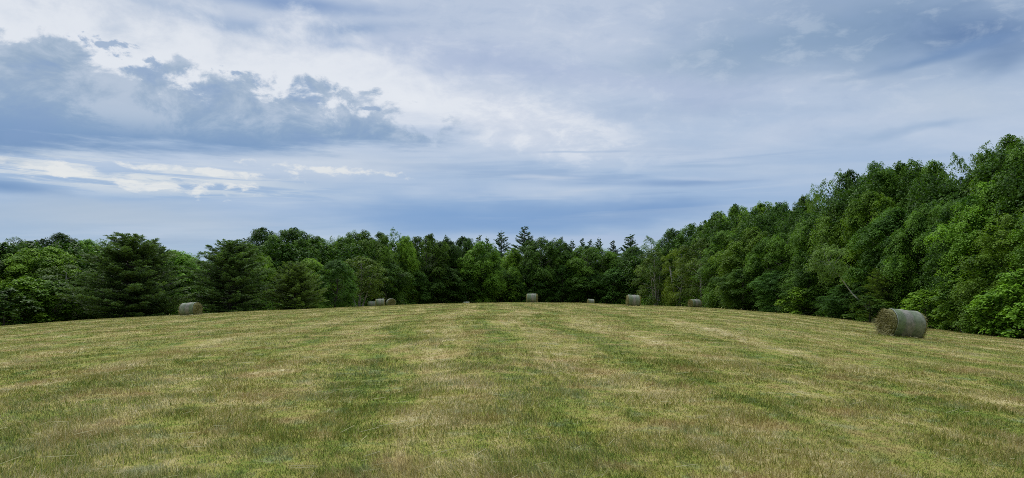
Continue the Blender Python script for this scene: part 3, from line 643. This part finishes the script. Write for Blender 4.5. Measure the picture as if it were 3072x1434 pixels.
# ------------------------------------------------------------------ wood behind, and undergrowth
SKY = [(-300, 720), (0, 710), (178, 697), (314, 719), (371, 715), (485, 763), (562, 743), (598, 751), (688, 733), (742, 730), (795, 682), (873, 683), (963, 715), (1011, 721), (1047, 694), (1121, 686), (1229, 715), (1274, 701), (1408, 712), (1540, 739), (1639, 710), (1735, 745), (1774, 735), (1824, 745), (1917, 740),
       (1968, 745), (2010, 690), (2028, 680), (2088, 668), (2147, 632), (2207, 614), (2267, 605), (2350, 602), (2410, 600), (2458, 600), (2520, 590), (2560, 520), (2625, 489), (2744, 471), (2827, 490), (2887, 510), (2982, 480), (3072, 410), (3500, 380)]
def woods():
    rng = np.random.default_rng(77); Vs = []
    src, fin = [], []
    for pr in P['maple'][:4]:
        V = pr['V'].reshape(-1, 4, 3); V = V[rng.choice(len(V), 5200, replace=False)]; c = V.mean(1, keepdims=True); src.append((c + (V - c) * 2.8) / [pr['R'], pr['R'], pr['H']])
        V = pr['V'].reshape(-1, 4, 3); V = V[rng.choice(len(V), 13000, replace=False)]; c = V.mean(1, keepdims=True); fin.append((c + (V - c) * 1.5) / [pr['R'], pr['R'], pr['H']])
    for px in list(range(-300, 3460, 34)) + list(range(-290, 3460, 44)):
        a = azel(px, 880)[0]; r = tree_line_r(a) + rng.uniform(9, 30)
        x, y, z = at(px, r); top = np.interp(px, [p for p, _ in SKY], [q for _, q in SKY]) + rng.uniform(14, 52)
        h = ztop(px, top, r) - z; w = rng.uniform(3.2, 4.6)
        V = (fin if px > 2150 else src)[rng.integers(4)]; b = rng.random() * 6.28; cb, sb = math.cos(b), math.sin(b)
        X = (V[..., 0] * cb - V[..., 1] * sb) * w; Y = (V[..., 0] * sb + V[..., 1] * cb) * w
        Vs.append(np.stack([X + x, Y + y, V[..., 2] * h + z], -1).reshape(-1, 3))
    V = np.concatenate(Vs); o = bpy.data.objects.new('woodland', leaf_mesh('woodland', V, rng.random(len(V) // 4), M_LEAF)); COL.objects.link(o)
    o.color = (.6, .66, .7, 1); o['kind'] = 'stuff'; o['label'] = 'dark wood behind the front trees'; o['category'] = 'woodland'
    C, N, L = [], [], []
    for px in np.arange(-200, 3300, 5.5):
        a = azel(px, 880)[0]; r0 = tree_line_r(a)
        hh = (.7 + 3.0 * fbm(np.array([px * .016]), np.array([3.3]), 3)[0]) * (1.15 if px > 1900 else .9)
        n = int(46 * (.6 + hh * .45)); r = r0 - 1.2 + rng.random(n) * 4; aa = a + rng.normal(0, .004, n); x, y = r * np.sin(aa), r * np.cos(aa)
        q = rng.random(n) ** .8; C.append(np.stack([x, y, gz(x, y) + q * hh * rng.uniform(.6, 1.15, n) * np.clip((r - r0 + 1.6) / 1.5, .15, 1)], 1)); N.append(rng.normal(size=(n, 3)) * .6 + [0, 0, .8]); L.append(rng.uniform(.14, .34, n))
    C = np.concatenate(C); V = leaf_arrays(rng, C, unit(np.concatenate(N)), np.concatenate(L), np.concatenate(L) * .55)
    o = bpy.data.objects.new('undergrowth', leaf_mesh('undergrowth', V, rng.random(len(C)), M_LEAF)); COL.objects.link(o)
    o.color = (.9, .95, .9, 1); o['kind'] = 'stuff'; o['label'] = 'dark brush and weeds along the foot of the wood'; o['category'] = 'undergrowth'
woods()

# ------------------------------------------------------------------ round hay bales
def wrap_material():
    m, T = material('net_wrap'); p = T.n('ShaderNodeTexCoord').outputs['Object']; oi = T.n('ShaderNodeObjectInfo').outputs['Random']
    x, y, z = T.xyz(p)                                                           # bale axis is local x
    pp = T.v('ADD', p, T.comb(T.m('MULTIPLY', oi, 37.0), 0.0, 0.0))
    band = T.m('ADD', T.m('ADD', x, T.m('MULTIPLY_ADD', oi, .3, -.15)), T.m('MULTIPLY_ADD', T.noise(pp, 2.2, 4, .6), .5, -.25)); band = T.m('MULTIPLY_ADD', band, .66, .5)
    mott = T.noise(pp, 5, 6, .7); fine = T.noise(T.v('MULTIPLY', p, (60, 14, 14)), 1.0, 3, .6)
    col = T.ramp(band, [(.05, (.170, .215, .105)), (.32, (.165, .210, .105)), (.40, (.290, .262, .215)), (.62, (.280, .258, .205)), (.70, (.175, .215, .118)), (.9, (.275, .280, .20))])
    col = T.mix(T.mr(mott, .42, .62, 0, .6), col, (.075, .095, .045))
    col = T.mix(T.mr(fine, .5, .75, 0, .5), col, (.26, .285, .245))
    lines = T.m('PINGPONG', T.m('MULTIPLY', x, 26.0), 1.0)
    col = T.mix(T.mr(lines, .75, 1.0, 0, .22), col, (.25, .275, .235))
    b = T.n('ShaderNodeBsdfPrincipled'); T.put(b.inputs['Base Color'], col); b.inputs['Roughness'].default_value = .7; b.inputs['Specular IOR Level'].default_value = .2
    bp = T.n('ShaderNodeBump'); bp.inputs['Strength'].default_value = .5; bp.inputs['Distance'].default_value = .02
    T.put(bp.inputs['Height'], T.m('ADD', mott, T.m('MULTIPLY', fine, .4))); T.put(b.inputs['Normal'], bp.outputs[0])
    T.put(T.n('ShaderNodeOutputMaterial').inputs[0], b.outputs[0]); return m
def edge_material():
    m, T = material('net_wrap_edge'); p = T.n('ShaderNodeTexCoord').outputs['Object']
    b = T.n('ShaderNodeBsdfPrincipled'); T.put(b.inputs['Base Color'], T.mix(T.noise(p, 12, 4), (.18, .20, .15), (.36, .38, .32))); b.inputs['Roughness'].default_value = .6
    T.put(T.n('ShaderNodeOutputMaterial').inputs[0], b.outputs[0]); return m
M_WRAP, M_EDGE = wrap_material(), edge_material()
BD, BLN = 1.3, 1.5
def bale_meshes(seed, shag=1.0):
    rng = np.random.default_rng(seed); R, h = BD / 2, BLN / 2; seg = 56
    ang = np.linspace(0, 2 * math.pi, seg, endpoint=False)
    def radius(x, a): # sagging, slightly uneven roll, rounded shoulders
        rr = R * (1 + .018 * np.sin(2 * a + seed) + .012 * np.sin(5 * a + 2 * seed) + .012 * np.sin(9 * x + seed))
        sh = np.clip((np.abs(x) - h * .80) / (h * .20), 0, 1); return rr * (1 - .10 * sh ** 2)
    def ring(x, k=1.0, o=0.):
        rr = radius(np.full(seg, x), ang) * k + o; y, z = rr * np.cos(ang), rr * np.sin(ang)
        z = np.where(z < -R * .93, -R * .93 + (z + R * .93) * .15, z)           # flat where it rests
        return np.stack([np.full(seg, x), y, z], 1)
    def loft(rings):
        V = np.concatenate(rings); F = []
        for i in range(len(rings) - 1):
            for j in range(seg): F.append((i * seg + j, i * seg + (j + 1) % seg, (i + 1) * seg + (j + 1) % seg, (i + 1) * seg + j))
        return V, F
    # hay core with domed, lumpy ends
    rings = []
    for sgn in (-1, 1):
        rr = [ring(sgn * (h * .985 + .05 * (1 - k * k)), k) for k in (.02, .2, .4, .6, .78, .9, .97)]
        for q, k in zip(rr, (.02, .2, .4, .6, .78, .9, .97)): q[:, 0] += sgn * rng.normal(0, .012, seg) * (k < .95) + sgn * .02 * math.sin(k * 22)
        rings.append(rr)
    V, F = loft(rings[0] + [ring(-h * .93, .99), ring(h * .93, .99)] + rings[1][::-1])
    F += [tuple(range(seg))[::-1], tuple(len(V) - seg + j for j in range(seg))]
    core = bpy.data.meshes.new('hay_core'); core.from_pydata(V.tolist(), [], F); core.materials.append(M_STRAW)
    V, F = loft([ring(x, 1, .008) for x in np.linspace(-h * .90, h * .90, 22)])
    wrap = bpy.data.meshes.new('net_wrap'); wrap.from_pydata(V.tolist(), [], F); wrap.materials.append(M_WRAP)
    wrap.polygons.foreach_set('use_smooth', np.ones(len(wrap.polygons), bool))
    edges = []
    for sgn in (-1, 1):
        V, F = loft([ring(sgn * x, 1, .014) for x in (h * .865, h * .885, h * .905)])
        e = bpy.data.meshes.new('wrap_edge'); e.from_pydata(V.tolist(), [], F); e.materials.append(M_EDGE); edges.append(e)
    # stalks standing off both ends
    n = int(5200 * shag); sg = np.where(rng.random(n) < (.72 if shag >= 1 else .5), -1, 1); rr = R * .95 * np.sqrt(rng.random(n)); a = rng.random(n) * 6.283
    z = np.maximum(rr * np.sin(a), -R * .9); C = np.stack([sg * (h * .99 + .03 * rng.random(n)), rr * np.cos(a), z], 1)
    tang = np.stack([0 * a, -np.sin(a), np.cos(a)], 1) * np.where(rng.random(n) < .5, 1, -1)[:, None]
    D = unit(tang * .9 + np.stack([sg * rng.uniform(.05, .9, n) * np.where(sg < 0, shag, .6), 0 * a, -.35 + 0 * a], 1) + rng.normal(size=(n, 3)) * .35)
    L = rng.uniform(.08, .30, n); N = unit(np.cross(D, rng.normal(size=D.shape)))
    c2 = C + D * L[:, None] * .4; c2[:, 2] = np.maximum(c2[:, 2], -R * .95)
    V = leaf_arrays(rng, c2, N, L, .016, T=D, fold=0)
    ti = rng.random(n)
    if shag > 1:
        n2 = 260; a = rng.uniform(-2.6, .4, n2); rr = R * rng.uniform(.5, 1.0, n2); z = np.maximum(rr * np.sin(a), -R * .85)
        D = unit(np.stack([-np.abs(rng.normal(.8, .4, n2)), rng.normal(0, .5, n2), rng.normal(-.25, .3, n2)], 1)); L = rng.uniform(.2, .55, n2)
        c3 = np.stack([-h * np.ones(n2), rr * np.cos(a), z], 1) + D * L[:, None] * .45; c3[:, 2] = np.maximum(c3[:, 2], -R * .93)
        V = np.concatenate([V, leaf_arrays(rng, c3, unit(np.cross(D, rng.normal(size=D.shape))), L, .014, T=D, fold=0)]); ti = np.concatenate([ti, rng.uniform(.4, 1, n2)])
    st = leaf_mesh('hay_stalks', V, ti, M_STRAW)
    return core, wrap, edges, st
BM = [bale_meshes(3, 1.25), bale_meshes(8, .8), bale_meshes(13, .8)]
def bale(px, r, yaw, label, k=0, s=1.0, lx=1.0):
    x, y, z = at(px, r, 900); core, wrap, edges, st = BM[k]
    e = bpy.data.objects.new('hay_bale', None); COL.objects.link(e); e['label'] = label; e['category'] = 'hay bale'; e['group'] = 'round hay bales on the field'
    ax = Vector((math.cos(yaw), math.sin(yaw))); q = .6                                # sit along the slope
    z1, z2 = float(gz(x + ax.x * q, y + ax.y * q)), float(gz(x - ax.x * q, y - ax.y * q))
    e.location = (x, y, (z1 + z2) / 2 - .05); e.rotation_euler = (0, -math.atan2(z1 - z2, 2 * q), yaw); e.scale = (s * lx, s, s)
    for nm, me in (('hay_core', core), ('net_wrap', wrap), ('wrap_edge', edges[0]), ('wrap_edge', edges[1]), ('hay_stalks', st)):
        o = bpy.data.objects.new(nm, me); COL.objects.link(o); o.parent = e; o.location = (0, 0, BD / 2 * .945)
bale(2699, 37.6, math.radians(8), 'biggest and nearest round bale, loose hay spilling from its left end', 0)
bale(573, 74, math.radians(168), 'round bale on the left slope below the pines, its dark right end showing', 1)
bale(1141, 119, math.radians(12), 'pale bale standing side on, left of the bale with a round end', 1, lx=.84)
bale(1173, 121, math.radians(112), 'bale turned to show its round end, right one of the touching pair', 2)
bale(1117, 143, math.radians(10), 'low pale top of a bale peeping out left of the bale pair', 2)
bale(1400, 160, math.radians(0), 'bale sunk behind the crest, only a sliver of its top showing', 1, lx=.84)
bale(1596, 97, math.radians(-6), 'side on bale at the top of the crest in the middle of the field', 1, lx=.84)
bale(1772, 158, math.radians(4), 'small far bale on the crest between the two larger bales', 2, lx=.84)
bale(1899, 80, math.radians(0), 'side on bale with whitish net markings, right of the crest', 2, lx=.84)
bale(2084, 112, math.radians(20), 'far bale below the right wood with its straw coloured end to the left', 2)

# a dead bough lying at the foot of the right wood
def fallen_branch():
    x, y, z = at(2440, 91.5, 944); b = MB()
    b.tube([(-1.6, .3, .12), (-.6, .1, .42), (.5, 0, .40), (1.7, -.2, .10)], [.035, .05, .06, .07], 6)
    b.tube([(-.6, .1, .42), (-1.0, -.2, .75), (-1.5, -.3, .95)], [.03, .02, .008], 5); b.tube([(.2, 0, .41), (-.1, .3, .8), (-.5, .4, 1.0)], [.025, .015, .006], 5)
    o = bpy.data.objects.new('fallen_branch', b.mesh('fallen_branch', M_PALE)); COL.objects.link(o); o.location = (x, y, z)
    o['label'] = 'bare grey fallen bough at the foot of the right wood'; o['category'] = 'branch'
fallen_branch()
